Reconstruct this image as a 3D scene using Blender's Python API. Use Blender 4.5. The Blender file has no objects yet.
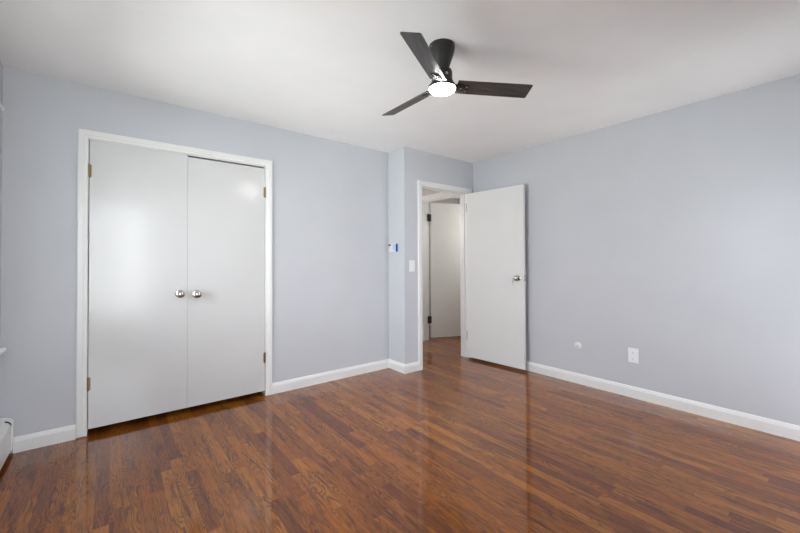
import bpy, bmesh, math
from mathutils import Vector, Matrix

SC = bpy.context.scene
COL = SC.collection
R = math.radians

# ------------------------------------------------------------------ camera
YAW, PITCH, ROLL = 0.9024, 0.0121, -0.0037
CAM = Vector((0, 0, 1.2025))
cam_d = bpy.data.cameras.new('camera')
cam_d.sensor_width = 36.0
cam_d.lens = 366.44 / 800 * 36.0
cam_d.shift_y = -(266.5 - 256.765) / 800
cam_d.clip_start = 0.02
cam = bpy.data.objects.new('camera', cam_d)
COL.objects.link(cam)
Fw = Vector((math.cos(YAW) * math.cos(PITCH), math.sin(YAW) * math.cos(PITCH), math.sin(PITCH)))
Rt = Vector((math.sin(YAW), -math.cos(YAW), 0))
Up = Rt.cross(Fw)
R2 = Rt * math.cos(ROLL) + Up * math.sin(ROLL)
U2 = -Rt * math.sin(ROLL) + Up * math.cos(ROLL)
m = Matrix((R2, U2, -Fw)).transposed().to_4x4()
m.translation = CAM
cam.matrix_world = m
SC.camera = cam

# ------------------------------------------------------------------ light and exposure
SC.view_settings.view_transform = 'Standard'
SC.view_settings.look = 'None'
SC.view_settings.gamma = 1
SC.view_settings.use_curve_mapping = False
SC.view_settings.exposure = 0.89
SKY = 8.0
FAN_LIGHT = 68.0
ADDED_HALL_LIGHT = 42.0  # unseen lamp, added to light the hall trim
ADDED_ROOM_LIGHT = 26.0  # unseen lamp past the hall, added to light the hall door

w = bpy.data.worlds.new('world')
SC.world = w
w.use_nodes = True
nt = w.node_tree
nt.nodes.clear()
wo = nt.nodes.new('ShaderNodeOutputWorld')
bg = nt.nodes.new('ShaderNodeBackground')
tc = nt.nodes.new('ShaderNodeTexCoord')
sp = nt.nodes.new('ShaderNodeSeparateXYZ')
cr = nt.nodes.new('ShaderNodeValToRGB')
mr = nt.nodes.new('ShaderNodeMapRange')
mr.inputs[1].default_value = -1
nt.links.new(tc.outputs['Generated'], sp.inputs[0])
nt.links.new(sp.outputs[2], mr.inputs[0])
nt.links.new(mr.outputs[0], cr.inputs[0])
e = cr.color_ramp.elements
e[0].position, e[0].color = 0.0, (0.86, 0.88, 0.90, 1)
e[1].position, e[1].color = 1.0, (0.82, 0.88, 1.02, 1)
a = e.new(0.46); a.color = (0.90, 0.92, 0.94, 1)
a = e.new(0.52); a.color = (0.98, 0.98, 1.05, 1)
nt.links.new(cr.outputs[0], bg.inputs[0])
bg.inputs[1].default_value = SKY
nt.links.new(bg.outputs[0], wo.inputs[0])

# room dimensions
XL, XR, YB, YF, YE, XRET, H = -0.538, 3.60, -0.45, 3.35, 3.062, 2.48, 2.44
WIN1 = (1.3, 3.0, 0.74, 2.03)     # in the left wall: y0, y1, z0, z1
WIN2 = (-0.45, 0.48, 0.35, 2.15)   # unseen, in the back wall, enlarged for its light: x0, x1, z0, z1
WIN3 = (2.75, 3.42, 0.76, 2.03)    # unseen, added in the back wall to brighten the right side


def portal(name, loc, rot, sx, sy):
    d = bpy.data.lights.new(name, 'AREA')
    d.shape = 'RECTANGLE'; d.size = sx; d.size_y = sy
    d.cycles.is_portal = True
    o = bpy.data.objects.new(name, d)
    o.location = loc; o.rotation_euler = rot
    COL.objects.link(o)


portal('daylight_portal', (XL - 0.13, (WIN1[0] + WIN1[1]) / 2, (WIN1[2] + WIN1[3]) / 2), (0, R(-90), 0),
       WIN1[3] - WIN1[2], WIN1[1] - WIN1[0])
portal('daylight_portal', ((WIN2[0] + WIN2[1]) / 2, YB - 0.13, (WIN2[2] + WIN2[3]) / 2), (R(90), 0, 0),
       WIN2[1] - WIN2[0], WIN2[3] - WIN2[2])
portal('daylight_portal', ((WIN3[0] + WIN3[1]) / 2, YB - 0.13, (WIN3[2] + WIN3[3]) / 2), (R(90), 0, 0),
       WIN3[1] - WIN3[0], WIN3[3] - WIN3[2])


# ------------------------------------------------------------------ materials
def new_mat(name):
    mt = bpy.data.materials.new(name)
    mt.use_nodes = True
    return mt, mt.node_tree, mt.node_tree.nodes['Principled BSDF']


def paint(name, col, rough=0.5, bump=0.02, scale=220, spec=0.5, var=0.015):
    mt, t, p = new_mat(name)
    p.inputs['Roughness'].default_value = rough
    p.inputs['Specular IOR Level'].default_value = spec
    co = t.nodes.new('ShaderNodeTexCoord')
    n = t.nodes.new('ShaderNodeTexNoise'); n.inputs['Scale'].default_value = scale
    n.inputs['Detail'].default_value = 2
    t.links.new(co.outputs['Object'], n.inputs['Vector'])
    b = t.nodes.new('ShaderNodeBump'); b.inputs['Strength'].default_value = bump
    b.inputs['Distance'].default_value = 0.002
    t.links.new(n.outputs['Fac'], b.inputs['Height'])
    t.links.new(b.outputs[0], p.inputs['Normal'])
    n2 = t.nodes.new('ShaderNodeTexNoise'); n2.inputs['Scale'].default_value = 3.0
    t.links.new(co.outputs['Object'], n2.inputs['Vector'])
    r = t.nodes.new('ShaderNodeValToRGB')
    r.color_ramp.elements[0].position = 0.3
    r.color_ramp.elements[1].position = 0.7
    r.color_ramp.elements[0].color = tuple(c * (1 - var) for c in col) + (1,)
    r.color_ramp.elements[1].color = tuple(min(1, c * (1 + var)) for c in col) + (1,)
    t.links.new(n2.outputs['Fac'], r.inputs[0])
    t.links.new(r.outputs[0], p.inputs['Base Color'])
    return mt


def metal(name, col, rough=0.25, var=0.1):
    mt, t, p = new_mat(name)
    p.inputs['Metallic'].default_value = 1
    p.inputs['Base Color'].default_value = (*col, 1)
    n = t.nodes.new('ShaderNodeTexNoise'); n.inputs['Scale'].default_value = 60
    mp = t.nodes.new('ShaderNodeMapRange')
    mp.inputs[3].default_value = rough * (1 - var); mp.inputs[4].default_value = rough * (1 + var) + 0.03
    t.links.new(n.outputs['Fac'], mp.inputs[0])
    t.links.new(mp.outputs[0], p.inputs['Roughness'])
    return mt


def emit(name, col, s):
    mt, t, p = new_mat(name)
    p.inputs['Base Color'].default_value = (0.9, 0.9, 0.9, 1)
    p.inputs['Roughness'].default_value = 0.4
    p.inputs['Emission Color'].default_value = (*col, 1)
    p.inputs['Emission Strength'].default_value = s
    return mt


M = {}
M['wall'] = paint('blue grey wall paint', (0.560, 0.574, 0.604), 0.6, 0.03, 160, 0.3)
M['ceiling'] = paint('flat white ceiling paint', (0.93, 0.928, 0.92), 0.8, 0.03, 160)
M['trim'] = paint('white semi gloss trim paint', (0.80, 0.80, 0.785), 0.3, 0.01, 90)
M['door'] = paint('white semi gloss door paint', (0.635, 0.635, 0.63), 0.20, 0.010, 60)
M['open_door'] = paint('white eggshell door paint', (0.72, 0.72, 0.71), 0.42, 0.01, 60, 0.3)
M['thermostat'] = paint('off white thermostat plastic', (0.72, 0.72, 0.72), 0.35, 0.0, 50)
M['hall'] = paint('taupe hall paint', (0.56, 0.53, 0.50), 0.5, 0.02, 160)
M['hall_door'] = paint('cream white hall door paint', (0.82, 0.82, 0.79), 0.35, 0.01, 60)
M['closet'] = paint('shade-dark closet paint', (0.06, 0.055, 0.05), 0.9, 0.02)  # shade inside the closet is put into this dark colour
M['far_room'] = paint('grey room paint', (0.40, 0.40, 0.39), 0.8, 0.02)  # one even mid grey
M['plastic'] = paint('white plastic', (0.84, 0.85, 0.87), 0.3, 0.0, 50)
M['cable_plate'] = paint('pale grey plastic', (0.72, 0.73, 0.75), 0.35, 0.0, 50)
M['dark'] = paint('black slot', (0.02, 0.02, 0.02), 0.6, 0.0, 50)
M['enamel'] = paint('white heater enamel', (0.82, 0.82, 0.80), 0.35, 0.01, 50)
M['chrome'] = metal('polished nickel', (0.50, 0.485, 0.45), 0.14)
M['brass'] = metal('aged brass', (0.30, 0.22, 0.11), 0.35)
M['nickel_dull'] = metal('dull nickel', (0.45, 0.44, 0.42), 0.35)
M['hinge_black'] = paint('black hinge', (0.015, 0.015, 0.015), 0.4, 0.0)
M['fan_black'] = paint('satin dark bronze', (0.018, 0.016, 0.015), 0.42, 0.0, 60, 0.35)
M['blue'] = paint('blue film', (0.03, 0.13, 0.42), 0.25, 0.0)
M['lcd'] = paint('pale blue display', (0.38, 0.58, 0.72), 0.2, 0.0)
M['fan_light'] = emit('lit diffuser', (1.0, 0.98, 0.95), FAN_LIGHT)
M['added_room_light'] = emit('added room globe glow', (1.0, 0.98, 0.95), ADDED_ROOM_LIGHT)
M['added_hall_light'] = emit('added hall globe glow', (1.0, 0.98, 0.96), ADDED_HALL_LIGHT)


def glass():
    mt, t, p = new_mat('window glass')
    t.nodes.remove(p)
    out = t.nodes['Material Output']
    tr = t.nodes.new('ShaderNodeBsdfTransparent'); tr.inputs[0].default_value = (0.95, 0.97, 0.96, 1)
    gl = t.nodes.new('ShaderNodeBsdfGlossy'); gl.inputs['Roughness'].default_value = 0.01
    fr = t.nodes.new('ShaderNodeFresnel'); fr.inputs[0].default_value = 1.5
    mx = t.nodes.new('ShaderNodeMixShader')
    t.links.new(fr.outputs[0], mx.inputs[0]); t.links.new(tr.outputs[0], mx.inputs[1])
    t.links.new(gl.outputs[0], mx.inputs[2]); t.links.new(mx.outputs[0], out.inputs[0])
    return mt


M['glass'] = glass()


class G:
    """small node graph writer"""
    def __init__(s, t): s.t = t
    def math(s, op, a, b=None, c=None):
        n = s.t.nodes.new('ShaderNodeMath'); n.operation = op
        for i, v in enumerate((a, b, c)):
            if v is None: continue
            if isinstance(v, (int, float)): n.inputs[i].default_value = v
            else: s.t.links.new(v, n.inputs[i])
        return n.outputs[0]
    def xyz(s, x, y, z):
        n = s.t.nodes.new('ShaderNodeCombineXYZ')
        for i, v in enumerate((x, y, z)):
            if isinstance(v, (int, float)): n.inputs[i].default_value = v
            else: s.t.links.new(v, n.inputs[i])
        return n.outputs[0]
    def white(s, v):
        n = s.t.nodes.new('ShaderNodeTexWhiteNoise'); n.noise_dimensions = '3D'
        s.t.links.new(v, n.inputs[0]); return n.outputs[0]
    def noise(s, v, scale, detail=3, rough=0.5, dist=0.0):
        n = s.t.nodes.new('ShaderNodeTexNoise')
        n.inputs['Scale'].default_value = scale; n.inputs['Detail'].default_value = detail
        n.inputs['Roughness'].default_value = rough; n.inputs['Distortion'].default_value = dist
        s.t.links.new(v, n.inputs['Vector']); return n.outputs['Fac']
    def ramp(s, f, stops):
        n = s.t.nodes.new('ShaderNodeValToRGB'); el = n.color_ramp.elements
        while len(el) < len(stops): el.new(0.5)
        for q, (pos, c) in zip(el, stops):
            q.position = pos
            q.color = (c, c, c, 1) if isinstance(c, (int, float)) else (*c, 1)
        s.t.links.new(f, n.inputs[0]); return n.outputs[0]
    def mix(s, f, a, b, mode='MIX'):
        n = s.t.nodes.new('ShaderNodeMix'); n.data_type = 'RGBA'; n.blend_type = mode
        for sock, v in ((n.inputs[0], f), (n.inputs[6], a), (n.inputs[7], b)):
            if isinstance(v, (int, float)): sock.default_value = v
            elif isinstance(v, tuple): sock.default_value = (*v, 1)
            else: s.t.links.new(v, sock)
        return n.outputs[2]


def floor_mat():
    mt, t, p = new_mat('glossy red oak strip floor')
    g = G(t)
    co = t.nodes.new('ShaderNodeTexCoord')
    s = t.nodes.new('ShaderNodeSeparateXYZ'); t.links.new(co.outputs['Object'], s.inputs[0])
    X, Y = s.outputs[0], s.outputs[1]
    WD = 0.057
    row = g.math('FLOOR', g.math('DIVIDE', X, WD))
    fx = g.math('FRACT', g.math('DIVIDE', X, WD))
    rr = g.white(g.xyz(row, 3.3, 0))
    ln = g.math('MULTIPLY_ADD', g.white(g.xyz(row, 9.1, 4)), 0.5, 0.55)      # board length 0.55..1.05
    yy = g.math('DIVIDE', g.math('ADD', Y, g.math('MULTIPLY', rr, 7.0)), ln)
    pid = g.math('FLOOR', yy)
    fy = g.math('FRACT', yy)
    r1 = g.white(g.xyz(row, pid, 1.0))
    r2 = g.white(g.xyz(row, pid, 2.0))
    r3 = g.white(g.xyz(row, pid, 5.0))
    # per board base tone
    base = g.ramp(r1, [(0.0, (0.20, 0.052, 0.008)), (0.15, (0.26, 0.074, 0.009)), (0.5, (0.335, 0.103, 0.010)),
                       (0.85, (0.385, 0.128, 0.013)), (1.0, (0.44, 0.158, 0.018))])
    # grain: stretched noise, shifted for every board
    off = g.math('MULTIPLY', r2, 37.0)
    gv = g.xyz(g.math('ADD', X, off), g.math('MULTIPLY', g.math('ADD', Y, off), 0.06), r3)
    fine = g.noise(gv, 260, 4, 0.6)
    c = g.mix(g.ramp(fine, [(0.38, 0.0), (0.62, 1.0)]), g.mix(1.0, base, (0.62, 0.55, 0.50), 'MULTIPLY'), base)
    # cathedral figure: contour lines of a smooth stretched noise
    cv = g.xyz(g.math('ADD', X, off), g.math('MULTIPLY', g.math('ADD', Y, off), 0.16), r3)
    sm = g.noise(cv, 13, 1.5, 0.4, 0.25)
    ring = g.math('ABSOLUTE', g.math('SUBTRACT', g.math('FRACT', g.math('MULTIPLY', sm, 22.0)), 0.5))
    line = g.ramp(ring, [(0.0, 1.0), (0.16, 0.55), (0.30, 0.0)])
    patch = g.ramp(g.noise(g.xyz(g.math('ADD', X, off), g.math('MULTIPLY', Y, 0.35), 7.0), 7, 2), [(0.42, 0.0), (0.56, 1.0)])
    fig = g.math('MULTIPLY', line, g.math('MULTIPLY', patch, g.ramp(fine, [(0.3, 1.0), (0.7, 0.45)])))
    c = g.mix(g.math('MULTIPLY', fig, 0.9), c, (0.035, 0.014, 0.009))
    # broad dark streaks
    st = g.noise(g.xyz(g.math('ADD', X, off), g.math('MULTIPLY', g.math('ADD', Y, off), 0.10), 2.0), 34, 3, 0.55)
    c = g.mix(g.ramp(st, [(0.54, 0.0), (0.68, 0.75)]), c, (0.060, 0.019, 0.007))
    # seams
    ex = g.math('MINIMUM', fx, g.math('SUBTRACT', 1.0, fx))
    ey = g.math('MULTIPLY', g.math('MINIMUM', fy, g.math('SUBTRACT', 1.0, fy)), g.math('DIVIDE', ln, WD))
    edge = g.math('MINIMUM', ex, ey)
    seam = g.ramp(edge, [(0.0, 1.0), (0.022, 0.0)])
    c = g.mix(g.math('MULTIPLY', seam, 0.65), c, (0.03, 0.012, 0.008))
    t.links.new(c, p.inputs['Base Color'])
    p.inputs['Roughness'].default_value = 0.40
    p.inputs['Specular IOR Level'].default_value = 0.05
    p.inputs['Coat Weight'].default_value = 1.0
    p.inputs['Coat Roughness'].default_value = 0.015
    p.inputs['Coat IOR'].default_value = 1.46
    wv = g.noise(g.xyz(X, g.math('MULTIPLY', Y, 0.35), 0.0), 9, 2, 0.5)
    hgt = g.math('SUBTRACT', g.math('MULTIPLY', wv, 0.6), g.math('MULTIPLY', seam, 0.25))
    b = t.nodes.new('ShaderNodeBump'); b.inputs['Strength'].default_value = 0.06
    b.inputs['Distance'].default_value = 0.003
    t.links.new(hgt, b.inputs['Height'])
    b2 = t.nodes.new('ShaderNodeBump'); b2.inputs['Strength'].default_value = 0.02
    b2.inputs['Distance'].default_value = 0.003
    t.links.new(hgt, b2.inputs['Height'])
    t.links.new(b2.outputs[0], p.inputs['Coat Normal'])
    t.links.new(b.outputs[0], p.inputs['Normal'])
    return mt


def blade_mat():
    mt, t, p = new_mat('dark walnut blade laminate')
    g = G(t)
    co = t.nodes.new('ShaderNodeTexCoord')
    s = t.nodes.new('ShaderNodeSeparateXYZ'); t.links.new(co.outputs['Object'], s.inputs[0])
    n = g.noise(g.xyz(g.math('MULTIPLY', s.outputs[0], 0.06), s.outputs[1], s.outputs[2]), 90, 4, 0.6)
    c = g.ramp(n, [(0.35, (0.034, 0.030, 0.028)), (0.55, (0.060, 0.054, 0.050)), (0.7, (0.10, 0.092, 0.086))])
    t.links.new(c, p.inputs['Base Color'])
    p.inputs['Roughness'].default_value = 0.38
    return mt


M['floor'] = floor_mat()
M['blade'] = blade_mat()


# ------------------------------------------------------------------ mesh helpers
def NB():
    return bmesh.new()


def box(bm, x0, y0, z0, x1, y1, z1, bev=0.0, seg=2):
    r = bmesh.ops.create_cube(bm, size=1.0)
    vs = r['verts']
    for v in vs:
        v.co = Vector((x0 + (v.co.x + .5) * (x1 - x0), y0 + (v.co.y + .5) * (y1 - y0), z0 + (v.co.z + .5) * (z1 - z0)))
    if bev:
        es = list({e for v in vs for e in v.link_edges})
        bmesh.ops.bevel(bm, geom=es, offset=bev, segments=seg, affect='EDGES', profile=0.6)
    return bm


def lathe(bm, prof, c=(0, 0, 0), axis='Z', n=40):
    """prof: (radius, height) pairs; closed where radius is 0"""
    c = Vector(c)
    def pt(r, h, a):
        u, v = r * math.cos(a), r * math.sin(a)
        if axis == 'Z': return c + Vector((u, v, h))
        if axis == 'X': return c + Vector((h, u, v))
        return c + Vector((v, h, u))
    rings = []
    for r, h in prof:
        if r < 1e-6: rings.append([bm.verts.new(pt(0, h, 0))])
        else: rings.append([bm.verts.new(pt(r, h, 2 * math.pi * i / n)) for i in range(n)])
    for A, B in zip(rings, rings[1:]):
        for i in range(n):
            j = (i + 1) % n
            q = [A[i % len(A)], A[j % len(A)], B[j % len(B)], B[i % len(B)]]
            u = []
            for v in q:
                if v not in u: u.append(v)
            if len(u) > 2: bm.faces.new(u)
    for ring in (rings[0], rings[-1]):
        if len(ring) > 1: bm.faces.new(ring)
    return bm


def sweep(bm, prof, path, up=Vector((0, 0, 1))):
    """profile (out, height) carried along a horizontal mitred path; 'out' is to the path's right side"""
    path = [Vector(q) for q in path]
    rings = []
    for i, q in enumerate(path):
        d0 = (path[i] - path[i - 1]).normalized() if i else (path[1] - path[0]).normalized()
        d1 = (path[i + 1] - path[i]).normalized() if i < len(path) - 1 else d0
        n0, n1 = d0.cross(up), d1.cross(up)
        nn = (n0 + n1).normalized()
        k = 1 / max(0.2, nn.dot(n0))
        rings.append([bm.verts.new(q + nn * k * a + up * h) for a, h in prof])
    for A, B in zip(rings, rings[1:]):
        for i in range(len(prof)):
            j = (i + 1) % len(prof)
            bm.faces.new((A[i], A[j], B[j], B[i]))
    bm.faces.new(rings[0]); bm.faces.new(rings[-1])
    return bm


def obj(name, bm, mat, parent=None, smooth=False, loc=None):
    """one mesh object, its origin at the middle of its base"""
    bmesh.ops.recalc_face_normals(bm, faces=bm.faces)
    if loc is None:
        xs = [v.co.x for v in bm.verts]; ys = [v.co.y for v in bm.verts]; zs = [v.co.z for v in bm.verts]
        loc = Vector(((min(xs) + max(xs)) / 2, (min(ys) + max(ys)) / 2, min(zs)))
    loc = Vector(loc)
    for v in bm.verts: v.co -= loc
    me = bpy.data.meshes.new(name)
    bm.to_mesh(me); bm.free()
    me.materials.append(M[mat])
    if smooth:
        for q in me.polygons: q.use_smooth = True
        me.set_sharp_from_angle(angle=R(35))
    o = bpy.data.objects.new(name, me)
    COL.objects.link(o)
    o.location = loc
    if parent: o.parent = parent
    return o


def struct(name, bm, mat, label=None, loc=None):
    o = obj(name, bm, mat, loc=loc)
    o['kind'] = 'structure'
    if label: o['label'] = label
    return o


def thing(name, label, cat, loc, group=None):
    o = bpy.data.objects.new(name, None)
    COL.objects.link(o)
    o.empty_display_size = 0.05
    o.location = loc
    o['label'] = label; o['category'] = cat
    if group: o['group'] = group
    return o


# ------------------------------------------------------------------ floor, ceiling, walls
struct('floor', box(NB(), -0.66, -0.57, -0.06, 5.6, 5.2, 0.0), 'floor', loc=(0, 0, 0),
       label='glossy red-brown oak strip floor running from the camera to the hallway')
struct('ceiling', box(NB(), -0.66, -0.57, H, 5.6, 5.2, H + 0.1), 'ceiling', loc=(0, 0, H), label='plain flat white ceiling above the bedroom')

OPX0, OPX1, OPH = -0.122, 1.094, 2.058      # closet opening
T = 0.12
bm = NB()
box(bm, XL - T, YF, 0, OPX0 - 0.012, YF + T, H)
box(bm, OPX1 + 0.012, YF, 0, XRET, YF + T, H)
box(bm, OPX0 - 0.012, YF, OPH + 0.012, OPX1 + 0.012, YF + T, H)
struct('wall_far', bm, 'wall', 'blue-grey wall holding the double closet doors')

bm = box(NB(), XRET, YE, 0, XRET + T, YF + T, H)
struct('wall_return', bm, 'wall', 'narrow blue-grey return wall with the thermostat')

EX0, EX1, EH = 2.727, 3.492, 2.046           # entrance clear opening
bm = NB()
box(bm, XRET + T, YE, 0, EX0 - 0.02, YE + T, H)
box(bm, EX0 - 0.02, YE, EH + 0.02, EX1 + 0.02, YE + T, H)
box(bm, EX1 + 0.02, YE, 0, XR, YE + T, H)
struct('wall_entry', bm, 'wall', 'blue-grey wall around the hallway doorway')

struct('wall_right', box(NB(), XR, YB, 0, XR + T, YE + T, H), 'wall', 'long plain blue-grey wall on the right')

bm = NB()
y0, y1, z0, z1 = WIN1
box(bm, XL - T, YB, 0, XL, y0, H)
box(bm, XL - T, y1, 0, XL, YF, H)
box(bm, XL - T, y0, 0, XL, y1, z0)
box(bm, XL - T, y0, z1, XL, y1, H)
struct('wall_left', bm, 'wall', 'blue-grey window wall at the left edge')
bm = NB()
x0, x1, z0, z1 = WIN2
box(bm, XL - T, YB - T, 0, x0, YB, H)
box(bm, x1, YB - T, 0, WIN3[0], YB, H)
box(bm, WIN3[1], YB - T, 0, XR + T, YB, H)
for x0, x1 in (WIN2[:2], WIN3[:2]):
    box(bm, x0, YB - T, 0, x1, YB, z0)
    box(bm, x0, YB - T, z1, x1, YB, H)
struct('wall_back', bm, 'wall', 'blue-grey wall behind the camera')

# closet interior
bm = NB()
box(bm, OPX0 - 0.30, YF + T, 0, OPX0 - 0.24, 4.12, H)
box(bm, OPX1 + 0.24, YF + T, 0, OPX1 + 0.30, 4.12, H)
box(bm, OPX0 - 0.24, 4.06, 0, OPX1 + 0.24, 4.12, H)
struct('wall_closet', bm, 'closet', 'closet walls with shade put into their dark colour')

# hallway and the room beyond it
HX = 3.70                                    # face of the hall's right wall
HY0, HY1, HH = 3.36, 4.125, 2.105            # hall door opening
bm = NB()
box(bm, HX, YE + T, 0, HX + T, HY0 - 0.02, H)
box(bm, HX, HY1 + 0.02, 0, HX + T, 5.0, H)
box(bm, HX, HY0 - 0.02, HH + 0.02, HX + T, HY1 + 0.02, H)
struct('wall_hall_right', bm, 'hall', 'taupe hallway wall with another doorway')
struct('wall_hall_end', box(NB(), 2.28, 5.0, 0, 5.5, 5.1, H), 'hall', 'end wall of the hallway')
struct('wall_hall_left', box(NB(), 2.28, YF + T, 0, 2.38, 5.0, H), 'hall', 'left wall of the hallway')
struct('wall_room_beyond', box(NB(), 5.4, YE + T, 0, 5.5, 5.0, H), 'far_room', 'grey wall of the room past the hallway')
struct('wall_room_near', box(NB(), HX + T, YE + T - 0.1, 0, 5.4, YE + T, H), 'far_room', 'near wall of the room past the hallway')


# ------------------------------------------------------------------ trims
def casing(name, x0, x1, h, y, wd, th, label, gap_left=0.0, z0=0.0):
    """flat mitred door casing on a wall facing -y, with a rounded inner bead"""
    bm = NB()
    prof = [(0, 0), (0, th * .75), (0.006, th), (wd * .55, th), (wd * .62, th * .78), (wd - 0.010, th * .78), (wd - 0.003, th * .6), (wd, 0)]
    # profile: (distance from the outer edge inward, thickness)
    path = [((x0, gap_left), (1, 0)), ((x0, h), (1, -1)), ((x1, h), (-1, -1)), ((x1, z0), (-1, 0))]
    rings = []
    for (px, pz), (ix, iz) in path:
        rings.append([bm.verts.new((px + ix * d, y - t, pz + iz * d)) for d, t in prof])
    for A, B in zip(rings, rings[1:]):
        for i in range(len(prof)):
            j = (i + 1) % len(prof)
            bm.faces.new((A[i], A[j], B[j], B[i]))
    bm.faces.new(rings[0]); bm.faces.new(rings[-1])
    return bm


c1 = struct('trim_1', casing('trim_1', -0.182, 1.155, 2.124, YF, 0.060, 0.018, '', 0.010), 'trim', 'white casing around the double closet doors')
bm = NB()
box(bm, OPX0 - 0.012, YF - 0.002, 0, OPX0 - 0.001, YF + T, OPH + 0.012)
box(bm, OPX1 + 0.001, YF - 0.002, 0, OPX1 + 0.012, YF + T, OPH + 0.012)
box(bm, OPX0 - 0.001, YF - 0.002, OPH + 0.001, OPX1 + 0.001, YF + T, OPH + 0.012)
obj('jamb', bm, 'trim', c1, loc=None)
j = c1.children[0]; j.location = j.location - c1.location

c2 = struct('trim_2', casing('trim_2', 2.668, 3.570, 2.102, YE, 0.062, 0.018, ''), 'trim', 'white casing around the hallway doorway')
bm = NB()
box(bm, EX0 - 0.02, YE - 0.002, 0, EX0, YE + T + 0.002, EH + 0.02)
box(bm, EX1, YE - 0.002, 0, EX1 + 0.02, YE + T + 0.002, EH + 0.02)
box(bm, EX0, YE - 0.002, EH, EX1, YE + T + 0.002, EH + 0.02)
# door stops
box(bm, EX0, YE + 0.045, 0, EX0 + 0.011, YE + 0.08, EH)
box(bm, EX1 - 0.011, YE + 0.045, 0, EX1, YE + 0.08, EH)
box(bm, EX0 + 0.011, YE + 0.045, EH - 0.011, EX1 - 0.011, YE + 0.08, EH)
j = obj('jamb', bm, 'trim', c2); j.location = j.location - c2.location

# hall doorway casing on the wall facing -x
bm = NB()
prof = [(0, 0), (0, .014), (0.005, .018), (0.05, .018), (0.070, .013), (0.075, 0)]
path = [((HY1 + .075, 0), (-1, 0)), ((HY1 + .075, HH + .078), (-1, -1)), ((HY0 - .075, HH + .078), (1, -1)), ((HY0 - .075, 0), (1, 0))]
rings = [[bm.verts.new((HX - t, py + iy * d, pz + iz * d)) for d, t in prof] for (py, pz), (iy, iz) in path]
for A, B in zip(rings, rings[1:]):
    for i in range(len(prof)):
        k = (i + 1) % len(prof)
        bm.faces.new((A[i], A[k], B[k], B[i]))
bm.faces.new(rings[0]); bm.faces.new(rings[-1])
c3 = struct('trim_3', bm, 'trim', 'white casing of the second doorway across the hall')
bm = NB()
box(bm, HX - .002, HY1, 0, HX + T + .002, HY1 + 0.02, HH + 0.02)
box(bm, HX - .002, HY0 - 0.02, 0, HX + T + .002, HY0, HH + 0.02)
box(bm, HX - .002, HY0, HH, HX + T + .002, HY1, HH + 0.02)
j = obj('jamb', bm, 'trim', c3); j.location = j.location - c3.location

BB = [(0, 0.0), (0.015, 0.0), (0.015, 0.072), (0.0125, 0.076), (0.0125, 0.080), (0.009, 0.087), (0.007, 0.094), (0.004, 0.098), (0, 0.098)]


def baseboard(name, path, label):
    struct(name, sweep(NB(), BB, path), 'trim', label)


baseboard('baseboard_far_left', [(XL + 0.06, YF, 0), (-0.182, YF, 0)], 'short white baseboard left of the closet')
baseboard('baseboard_far_right', [(1.155, YF, 0), (XRET, YF, 0), (XRET, YE, 0), (2.668, YE, 0)],
          'white baseboard from the closet to the hallway doorway')
baseboard('baseboard_right', [(XR, YE, 0), (XR, YB, 0)], 'long white baseboard on the right wall')
baseboard('baseboard_back', [(XR - 0.015, YB, 0), (XL, YB, 0)], 'white baseboard behind the camera')


# ------------------------------------------------------------------ doors
def hinge_bm(z, x, y, h=0.085, r=0.0065):
    bm = NB()
    k = h / 5
    for i in range(5):
        lathe(bm, [(0, i * k), (r, i * k), (r, i * k + k * .93), (0, i * k + k * .93)], (x, y, z), n=12)
    lathe(bm, [(0, h), (r * .8, h), (r * .9, h + .004), (0, h + .008)], (x, y, z), n=12)
    lathe(bm, [(0, -.008), (r * .9, -.004), (r * .8, 0), (0, 0)], (x, y, z), n=12)
    return bm


def knob_bm(s=1.0, out=0.062, r=0.029, axis='Y'):
    """round door knob: rosette on the door face at 0, growing towards -axis"""
    bm = NB()
    pr = [(0, 0), (r * 1.08, 0), (r * 1.10, -.003), (r * .98, -.008), (.013, -.011), (.011, -.024),
          (.013, -.030), (r * .72, -.036), (r * .95, -.043), (r, -.050), (r * .93, -.057), (r * .70, -out), (r * .35, -out - .003), (0, -out - .0035)]
    return lathe(bm, [(q, h) for q, h in pr], axis=axis, n=32)


def closet_door(name, x0, x1, zt, hx, kx, kz, label, hz):
    d = struct(name, box(NB(), x0, YF - 0.004, 0.045, x1, YF + 0.030, zt, 0.002), 'door', label)
    o = d.location
    for z in hz:
        h = obj('hinge', box(hinge_bm(z, hx, YF - 0.011), hx - .012, YF - .008, z, hx + .012, YF - .0045, z + .085), 'brass', d, smooth=True)
        h['label'] = 'brass hinge'
        h.location = h.location - o
    k = obj('knob', knob_bm(), 'chrome', d, smooth=True, loc=(0, 0, 0))
    k['label'] = 'polished nickel knob'
    k.location = Vector((kx, YF - 0.004, kz)) - o
    return d


closet_door('door_1', OPX0 + 0.003, 0.4808, 2.0572, OPX0 + .004, 0.428, 0.952, 'left white flush closet door', (0.315, 1.80))
closet_door('door_2', 0.4818, OPX1 - 0.003, 2.045, OPX1 - .004, 0.546, 0.943, 'right white flush closet door', (0.300, 1.785))

# open entrance door: hinge pin on the right jamb, leaf lying almost along the right wall
d3 = bpy.data.objects.new('door_3', None)
COL.objects.link(d3); d3.empty_display_size = 0.05
d3['kind'] = 'structure'; d3['label'] = 'open white flush door standing against the right wall'
ANG = math.atan2(0.050, 0.762)
d3.location = (3.483, YE - 0.022, 0.028)
d3.rotation_euler = (0, 0, ANG)
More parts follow.
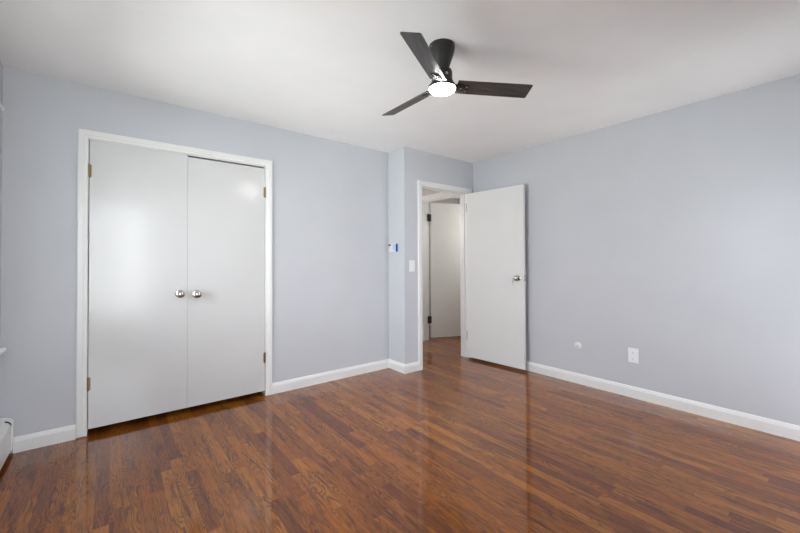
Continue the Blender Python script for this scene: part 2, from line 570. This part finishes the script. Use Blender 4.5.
# local frame: leaf along -y, room face towards -x
LW, LH = 0.762, 2.003
obj('leaf', box(NB(), -0.035, -LW, 0, 0, -0.002, LH, 0.0015), 'open_door', d3)
for z in (0.215, 1.79):
    h = obj('hinge', box(hinge_bm(z, -0.037, 0.002, .09, .005), -.036, -.002, z, -.004, 0.0025, z + .09), 'nickel_dull', d3, smooth=True)
    h['label'] = 'dull nickel hinge'
kb = NB()
lathe(kb, [(0, 0), (.032, 0), (.033, -.003), (.029, -.009), (.013, -.012), (.011, -.026), (.014, -.031), (.024, -.037),
           (.028, -.045), (.027, -.053), (.020, -.060), (.010, -.062), (.0095, -.0605), (0, -.0605)], axis='X', n=32)
k = obj('knob', kb, 'chrome', d3, smooth=True, loc=(0, 0, 0))
k.location = (-0.035, -LW + 0.070, 0.985); k['label'] = 'polished nickel knob with keyhole'
kb2 = lathe(NB(), [(0, 0), (.031, 0), (.030, .006), (.012, .009), (.011, .016), (.022, .020), (.024, .028), (.018, .034), (0, .035)], axis='X', n=28)
k = obj('knob', kb2, 'chrome', d3, smooth=True, loc=(0, 0, 0)); k.location = (0, -LW + 0.070, 0.985)
lp = NB()
box(lp, -.030, -LW - .0015, .955, -.005, -LW + .001, 1.015, .001)
lt = obj('latch_plate', lp, 'chrome', d3); lt['label'] = 'bright metal latch plate'
lb = NB(); box(lb, -.023, -LW - .011, .977, -.012, -LW, .993, .002)
b_ = obj('latch_bolt', lb, 'chrome', lt); b_.location = b_.location - lt.location

# hall door, swung into the room beyond
d4 = bpy.data.objects.new('door_4', None)
COL.objects.link(d4); d4.empty_display_size = 0.05
d4['kind'] = 'structure'; d4['label'] = 'cream white flush door seen through the doorway'
d4.location = (3.795, HY1 - 0.004, 0.032)
d4.rotation_euler = (0, 0, -0.37)
obj('leaf', box(NB(), 0.046, 0, 0, 0.77, 0.035, 2.066, 0.0015), 'hall_door', d4)
for z in (0.225, 1.78):
    h = obj('hinge', box(hinge_bm(z, 0.012, -0.010, .105, .012), -.006, -.006, z, .054, 0.000, z + .105), 'hinge_black', d4, smooth=True)
    h['label'] = 'black hinge'
k = obj('knob', knob_bm(), 'chrome', d4, smooth=True, loc=(0, 0, 0)); k.location = (0.69, 0, 0.93)


# ------------------------------------------------------------------ windows
def window(name, axis, a0, a1, z0, z1, face, inward, label, cap_end):
    """window in a wall whose inner face is at 'face'; a = coordinate along the wall"""
    def bx(bm, a, b, c, d, d0, d1, bev=0.002):
        """a..b along wall, c..d height, d0..d1 depth measured into the room (+) from the face"""
        p0, p1 = face + inward * d0, face + inward * d1
        lo, hi = min(p0, p1), max(p0, p1)
        if axis == 'y': box(bm, lo, a, c, hi, b, d, bev, 1)
        else: box(bm, a, lo, c, b, hi, d, bev, 1)
    root = bpy.data.objects.new(name, None); COL.objects.link(root); root.empty_display_size = 0.05
    root['kind'] = 'structure'; root['label'] = label
    root.location = (face, (a0 + a1) / 2, z0) if axis == 'y' else ((a0 + a1) / 2, face, z0)
    def part(n, bm, mat, par=root):
        o = obj(n, bm, mat, par)
        o.location = o.location - root.location if par is root else o.location - root.location - par.location
        return o
    bm = NB()
    bx(bm, a0, a0 + .022, z0, z1, -.118, 0); bx(bm, a1 - .022, a1, z0, z1, -.118, 0)
    bx(bm, a0 + .022, a1 - .022, z1 - .022, z1, -.118, 0); bx(bm, a0 + .022, a1 - .022, z0, z0 + .022, -.118, 0)
    mid = (a0 + a1) / 2
    bx(bm, mid - .03, mid + .03, z0 + .022, z1 - .022, -.11, -.01)
    part('window_frame', bm, 'trim')
    bm = NB()
    bx(bm, a0 - .062, a0 + .004, z0 - .02, z1 + .062, 0, .018)
    bx(bm, a1 - .004, a1 + .062, z0 - .02, z1 + .062, 0, .018)
    bx(bm, a0 + .004, a1 - .004, z1 - .004, z1 + .062, 0, .018)
    part('window_casing', bm, 'trim')
    bm = NB(); bx(bm, a0 - .085, a1 + cap_end, z1 + .062, z1 + .080, 0, .045, .003)
    part('head_cap', bm, 'trim')
    bm = NB(); bx(bm, a0 - .085, a1 + .045, z0 - .042, z0 - .0205, 0, .074, .005)
    bx(bm, a0, a1, z0 - .020, z0 + .0, -.02, .05, .003)
    part('window_sill', bm, 'trim')
    bm = NB(); bx(bm, a0 - .055, a1 + .055, z0 - .105, z0 - .043, 0, .016)
    part('apron', bm, 'trim')
    for s0, s1 in ((a0 + .022, mid - .03), (mid + .03, a1 - .022)):
        zm = (z0 + z1) / 2
        for q0, q1, d0 in ((z0 + .022, zm + .015, -.045), (zm - .015, z1 - .022, -.08)):
            bm = NB(); t = .035
            bx(bm, s0, s0 + t, q0, q1, d0, d0 + .032); bx(bm, s1 - t, s1, q0, q1, d0, d0 + .032)
            bx(bm, s0 + t, s1 - t, q0, q0 + t, d0, d0 + .032); bx(bm, s0 + t, s1 - t, q1 - t, q1, d0, d0 + .032)
            sash = part('sash', bm, 'trim')
            bm = NB(); bx(bm, s0 + t - .003, s1 - t + .003, q0 + t - .003, q1 - t + .003, d0 + .013, d0 + .018, 0)
            part('pane', bm, 'glass', sash)


window('window_1', 'y', WIN1[0], WIN1[1], WIN1[2], WIN1[3], XL, 1, 'white double-hung window on the left wall, only sill and cap tips showing', .12)
window('window_2', 'x', WIN2[0], WIN2[1], WIN2[2], WIN2[3], YB, 1, 'unseen white double-hung window behind the camera, enlarged for its light', .085)
window('added_window', 'x', WIN3[0], WIN3[1], WIN3[2], WIN3[3], YB, 1, 'added unseen white window behind the camera, brightens the right side', .085)


# ------------------------------------------------------------------ baseboard heater on the left wall
ht = thing('baseboard_heater', 'white metal baseboard heater on the floor at the left edge', 'heater', (XL, 2.0, 0))
def hpart(n, bm, mat):
    o = obj(n, bm, mat, ht); o.location = o.location - ht.location; return o
HYa, HYb = 0.5, YF - 0.045
# cover: sheet metal profile in x,z swept along y
bm = NB()
prof = [(XL + .001, .238), (XL + .030, .232), (XL + .052, .222), (XL + .062, .208), (XL + .063, .196), (XL + .059, .180),
        (XL + .057, .180), (XL + .060, .196), (XL + .059, .206), (XL + .050, .218), (XL + .029, .228), (XL + .001, .234)]
A = [bm.verts.new((x, HYa, z)) for x, z in prof]; B = [bm.verts.new((x, HYb, z)) for x, z in prof]
for i in range(len(prof)):
    k = (i + 1) % len(prof); bm.faces.new((A[i], A[k], B[k], B[i]))
bm.faces.new(A); bm.faces.new(B)
hpart('top_cover', bm, 'enamel')
bm = NB()
box(bm, XL + .053, HYa, .035, XL + .057, HYb, .182, .001, 1)
hpart('front_panel', bm, 'enamel')
bm = NB()
prof = [(XL, .035), (XL + .058, .028), (XL + .062, .060), (XL + .066, .196), (XL + .065, .210), (XL + .054, .225), (XL + .031, .235), (XL, .241)]
A = [bm.verts.new((x, HYb, z)) for x, z in prof]; B = [bm.verts.new((x, YF - 0.0155, z)) for x, z in prof]
for i in range(len(prof)):
    k = (i + 1) % len(prof); bm.faces.new((A[i], A[k], B[k], B[i]))
bm.faces.new(A); bm.faces.new(B)
ec = hpart('end_cap', bm, 'enamel')
bm = NB()
arc = [(XL + .036, .2305), (XL + .050, .2245), (XL + .060, .2125), (XL + .0635, .202)]
A = [bm.verts.new((x, HYb - .055, z + .0015)) for x, z in arc] + [bm.verts.new((x - .001, HYb - .055, z - .0015)) for x, z in arc[::-1]]
B = [bm.verts.new((v.co.x, HYb - .035, v.co.z)) for v in A]
for i in range(len(A)):
    k = (i + 1) % len(A); bm.faces.new((A[i], A[k], B[k], B[i]))
bm.faces.new(A); bm.faces.new(B)
o_ = hpart('damper_slot', bm, 'dark'); o_['label'] = 'dark damper slot near the end of the cover'
bm = NB()
box(bm, XL, HYa, .004, XL + .004, HYb, .20)
hpart('back_plate', bm, 'enamel')
bm = NB()
lathe(bm, [(0, HYa), (.011, HYa), (.011, HYb), (0, HYb)], (XL + .029, 0, .095), 'Y', 12)
hpart('heating_pipe', bm, 'nickel_dull')

# ------------------------------------------------------------------ ceiling fan
FX, FY = 1.491, 1.491
fan = thing('ceiling_fan', 'dark bronze three-blade ceiling fan with a lit round light', 'ceiling fan', (FX, FY, H))
def fpart(n, bm, mat, par=fan, loc=None, smooth=True):
    return obj(n, bm, mat, par, smooth=smooth, loc=loc)
prof = [(0, 0), (.073, 0), (.0735, -.012), (.071, -.030), (.064, -.058), (.055, -.085), (.047, -.108), (.0415, -.128), (.040, -.142), (0, -.142)]
can = fpart('canopy', lathe(NB(), prof), 'fan_black', loc=(0, 0, 0))
for a_ in (R(232 - 62), R(232 + 50)):
    bm = lathe(NB(), [(0, 0), (.0035, 0), (.0035, .002), (.002, .003), (0, .0032)], axis='X', n=12)
    s_ = obj('screw', bm, 'chrome', can, smooth=True, loc=(0, 0, 0))
    s_.location = (.0715 * math.cos(a_), .0715 * math.sin(a_), -.020); s_.rotation_euler = (0, 0, a_)
prof = [(0, -.142), (.046, -.142), (.055, -.147), (.058, -.156), (.058, -.202), (.062, -.208), (.066, -.217), (.066, -.228), (.060, -.232), (0, -.232)]
mot = fpart('motor_housing', lathe(NB(), prof), 'fan_black', loc=(0, 0, 0))
bm = NB(); box(bm, .0575, -.008, -.190, .0590, .008, -.176, .0005, 1)
lab = obj('rating_label', bm, 'nickel_dull', mot, loc=(0, 0, 0)); lab.rotation_euler = (0, 0, R(252)); lab['label'] = 'small pale sticker on the motor housing'
fpart('light_ring', lathe(NB(), [(0, -.2320), (.076, -.2320), (.080, -.2360), (.081, -.2460), (.079, -.2500), (.0755, -.2500), (.0755, -.2440), (0, -.2440)]), 'fan_black', loc=(0, 0, 0))
df = fpart('light_diffuser', lathe(NB(), [(0, -.2445), (.075, -.2445), (.075, -.2520), (.069, -.2590), (.050, -.2630), (.025, -.2650), (0, -.2655)]), 'fan_light', loc=(0, 0, 0))
df['label'] = 'glowing white round diffuser'
TILT = -0.289
for az in (-30.3, 209.7, 89.7):
    # blade in its own frame: x outwards, y the chord (counter-clockwise side)
    bm = NB(); w2 = .0525; th = .0055
    out = [(.085, -w2 * .93), (.512, -w2)]
    for k_ in range(5):
        a_ = R(-90 + 90 * k_ / 4); out.append((.522 + .008 * math.cos(a_), -w2 + .008 + .008 * math.sin(a_)))
    for k_ in range(5):
        a_ = R(90 * k_ / 4); out.append((.522 + .008 * math.cos(a_), w2 - .008 + .008 * math.sin(a_)))
    out += [(.512, w2), (.085, w2 * .93)]
    A = [bm.verts.new((x, y, 0)) for x, y in out]; B = [bm.verts.new((x, y, th)) for x, y in out]
    bm.faces.new(A); bm.faces.new(B)
    for i in range(len(out)):
        k_ = (i + 1) % len(out); bm.faces.new((A[i], A[k_], B[k_], B[i]))
    bl = obj('blade', bm, 'blade', fan, loc=(0, 0, 0))
    bl.location = (0, 0, -.234)
    bl.rotation_euler = (Matrix.Rotation(R(az), 3, 'Z') @ Matrix.Rotation(TILT, 3, 'X')).to_euler()
    # bracket under the blade root
    bm = NB()
    box(bm, .060, -.026, -.007, .128, .026, 0.0, .002, 1)
    for yy in (-.016, 0, .016): box(bm, .120, yy - .006, -.006, .152, yy + .006, 0.0, .001, 1)
    br = obj('blade_bracket', bm, 'fan_black', bl)
    for (sx, sy) in ((.142, -.016), (.142, .016), (.108, 0)):
        s_ = obj('screw', lathe(NB(), [(0, 0), (.0042, 0), (.0042, -.0015), (.0025, -.0028), (0, -.003)], n=12), 'chrome', br, smooth=True, loc=(0, 0, 0))
        s_.location = Vector((sx, sy, -.006 if sx > .12 else -.007)) - br.location

# ------------------------------------------------------------------ wall fittings
# thermostat on the return wall
th = thing('thermostat', 'small white wall thermostat with blue edge left of the doorway', 'thermostat', (XRET, 3.245, 1.300))
def tpart(n, bm, mat, root):
    o = obj(n, bm, mat, root); o.location = o.location - root.location; return o
tpart('housing', box(NB(), XRET - .030, 3.182, 1.305, XRET, 3.312, 1.398, .005), 'thermostat', th)
o_ = tpart('display', box(NB(), XRET - .0315, 3.190, 1.322, XRET - .0295, 3.235, 1.390, .001, 1), 'lcd', th); o_['label'] = 'pale blue display'
o_ = tpart('side_film', box(NB(), XRET - .0300, 3.1775, 1.308, XRET - .003, 3.1815, 1.395, .001, 1), 'blue', th); o_['label'] = 'blue side edge'
o_ = tpart('sensor_button', box(NB(), XRET - .0315, 3.268, 1.374, XRET - .0295, 3.308, 1.392, .001, 1), 'dark', th); o_['label'] = 'dark slot at the top'

# light switch
sw = thing('light_switch', 'white rocker light switch plate left of the doorway casing', 'light switch', (2.583, YE, 1.088))
tpart('plate', box(NB(), 2.545, YE - .006, 1.088, 2.621, YE, 1.212, .003), 'plastic', sw)
tpart('rocker', box(NB(), 2.566, YE - .0095, 1.117, 2.600, YE - .006, 1.183, .0015, 1), 'plastic', sw)

# wall outlet on the right wall
oy, oz = 1.263, 0.369
ou = thing('wall_outlet', 'white duplex wall outlet low on the right wall', 'outlet', (XR, oy, oz - .062))
pl = tpart('plate', box(NB(), XR - .006, oy - .041, oz - .064, XR, oy + .041, oz + .064, .003), 'plastic', ou)
for dz in (-.024, .024):
    bm = NB()
    lathe(bm, [(0, -.0085), (.016, -.0085), (.017, -.0075), (.017, -.006), (0, -.006)], (XR, oy, oz + dz), 'X', 28)
    rc = tpart('receptacle', bm, 'plastic', ou)
    bm = NB()
    box(bm, XR - .0092, oy - .0075, oz + dz + .001, XR - .0086, oy - .0055, oz + dz + .009)
    box(bm, XR - .0092, oy + .0055, oz + dz + .001, XR - .0086, oy + .0075, oz + dz + .009)
    lathe(bm, [(0, -.0092), (.0026, -.0092), (.0026, -.0086), (0, -.0086)], (XR, oy, oz + dz - .007), 'X', 10)
    sl = obj('slots', bm, 'dark', rc); sl.location = sl.location - ou.location - rc.location

# round cable plate
cy_, cz_ = 1.748, 0.368
cp = thing('cable_plate', 'small round white cable cover plate left of the outlet', 'cable outlet', (XR, cy_, cz_ - .036))
tpart('plate', lathe(NB(), [(0, -.009), (.014, -.009), (.022, -.007), (.034, -.004), (.036, -.002), (.036, 0), (0, 0)], (XR, cy_, cz_), 'X', 36), 'cable_plate', cp)
tpart('socket', lathe(NB(), [(0, -.020), (.004, -.020), (.0048, -.018), (.0048, -.0092), (0, -.0092)], (XR, cy_, cz_ - .004), 'X', 16), 'nickel_dull', cp)

# keys hanging from the knob of the open door
c_, s_n = math.cos(ANG), math.sin(ANG)
def d3w(p): return Vector((d3.location.x + p[0] * c_ - p[1] * s_n, d3.location.y + p[0] * s_n + p[1] * c_, d3.location.z + p[2]))
kw = d3w((-0.035 - .0625, -LW + .070, 0.985))
ky = thing('door_keys', 'small metal keys hanging from the knob of the open door', 'keys', kw)
ky.rotation_euler = (0, 0, ANG)
bm = NB()
box(bm, -.022, -.0010, -.004, .002, .0010, .004, .0004, 1)
lathe(bm, [(0, -.0011), (.011, -.0011), (.0115, 0), (.011, .0011), (0, .0011)], (-.030, 0, 0), 'Y', 20)
obj('key', bm, 'nickel_dull', ky, loc=(0, 0, 0))
bm = NB()
N, n2 = 24, 8
vs = [[bm.verts.new((-.034 + (.011 + .001 * math.cos(b * 2 * math.pi / n2)) * math.cos(a * 2 * math.pi / N), .001 * math.sin(b * 2 * math.pi / n2) + .002,
                     -.012 + (.011 + .001 * math.cos(b * 2 * math.pi / n2)) * math.sin(a * 2 * math.pi / N))) for b in range(n2)] for a in range(N)]
for a in range(N):
    for b in range(n2):
        bm.faces.new((vs[a][b], vs[(a + 1) % N][b], vs[(a + 1) % N][(b + 1) % n2], vs[a][(b + 1) % n2]))
obj('key_ring', bm, 'nickel_dull', ky, smooth=True, loc=(0, 0, 0))
bm = NB()
lathe(bm, [(0, -.001), (.010, -.001), (.0105, 0), (.010, .001), (0, .001)], (-.034, .003, -.034), 'Y', 20)
box(bm, -.038, .002, -.072, -.031, .004, -.040, .0004, 1)
for q in range(3): box(bm, -.0405, .002, -.068 + q * .009, -.037, .004, -.064 + q * .009)
obj('key', bm, 'nickel_dull', ky, loc=(0, 0, 0))

# added lamps out of sight: one brightens the hall trim, one the hall door
hl = thing('added_hall_lamp', 'added unseen globe lamp that brightens the hallway', 'added light', (2.38, 4.25, 1.70))
obj('backplate', lathe(NB(), [(0, 0), (.045, 0), (.045, .010), (.030, .020), (0, .020)], axis='X'), 'chrome', hl, smooth=True, loc=(0, 0, 0))
obj('arm', lathe(NB(), [(0, .020), (.008, .020), (.008, .060), (.020, .062), (.022, .070), (0, .070)], axis='X', n=16), 'chrome', hl, smooth=True, loc=(0, 0, 0))
gp = [(0, .070)] + [(.070 * math.sin(R(a)), .137 - .070 * math.cos(R(a))) for a in range(18, 180, 9)] + [(0, .207)]
obj('glass_globe', lathe(NB(), gp, axis='X'), 'added_hall_light', hl, smooth=True, loc=(0, 0, 0))
dl = thing('added_room_lamp', 'added unseen globe lamp that brightens the hall door', 'pendant lamp', (4.80, 3.50, H))
obj('ceiling_rose', lathe(NB(), [(0, 0), (.055, 0), (.055, -.012), (.030, -.026), (0, -.026)]), 'chrome', dl, smooth=True, loc=(0, 0, 0))
obj('cord', lathe(NB(), [(0, -.026), (.003, -.026), (.003, -.635), (0, -.635)], n=10), 'hinge_black', dl, smooth=True, loc=(0, 0, 0))
obj('lamp_holder', lathe(NB(), [(0, -.635), (.020, -.635), (.026, -.645), (.026, -.680), (0, -.680)]), 'chrome', dl, smooth=True, loc=(0, 0, 0))
gp = [(0, -.680)] + [(.11 * math.sin(R(a)), -.785 + .11 * math.cos(R(a))) for a in range(18, 180, 9)] + [(0, -.895)]
obj('glass_globe', lathe(NB(), gp), 'added_room_light', dl, smooth=True, loc=(0, 0, 0))
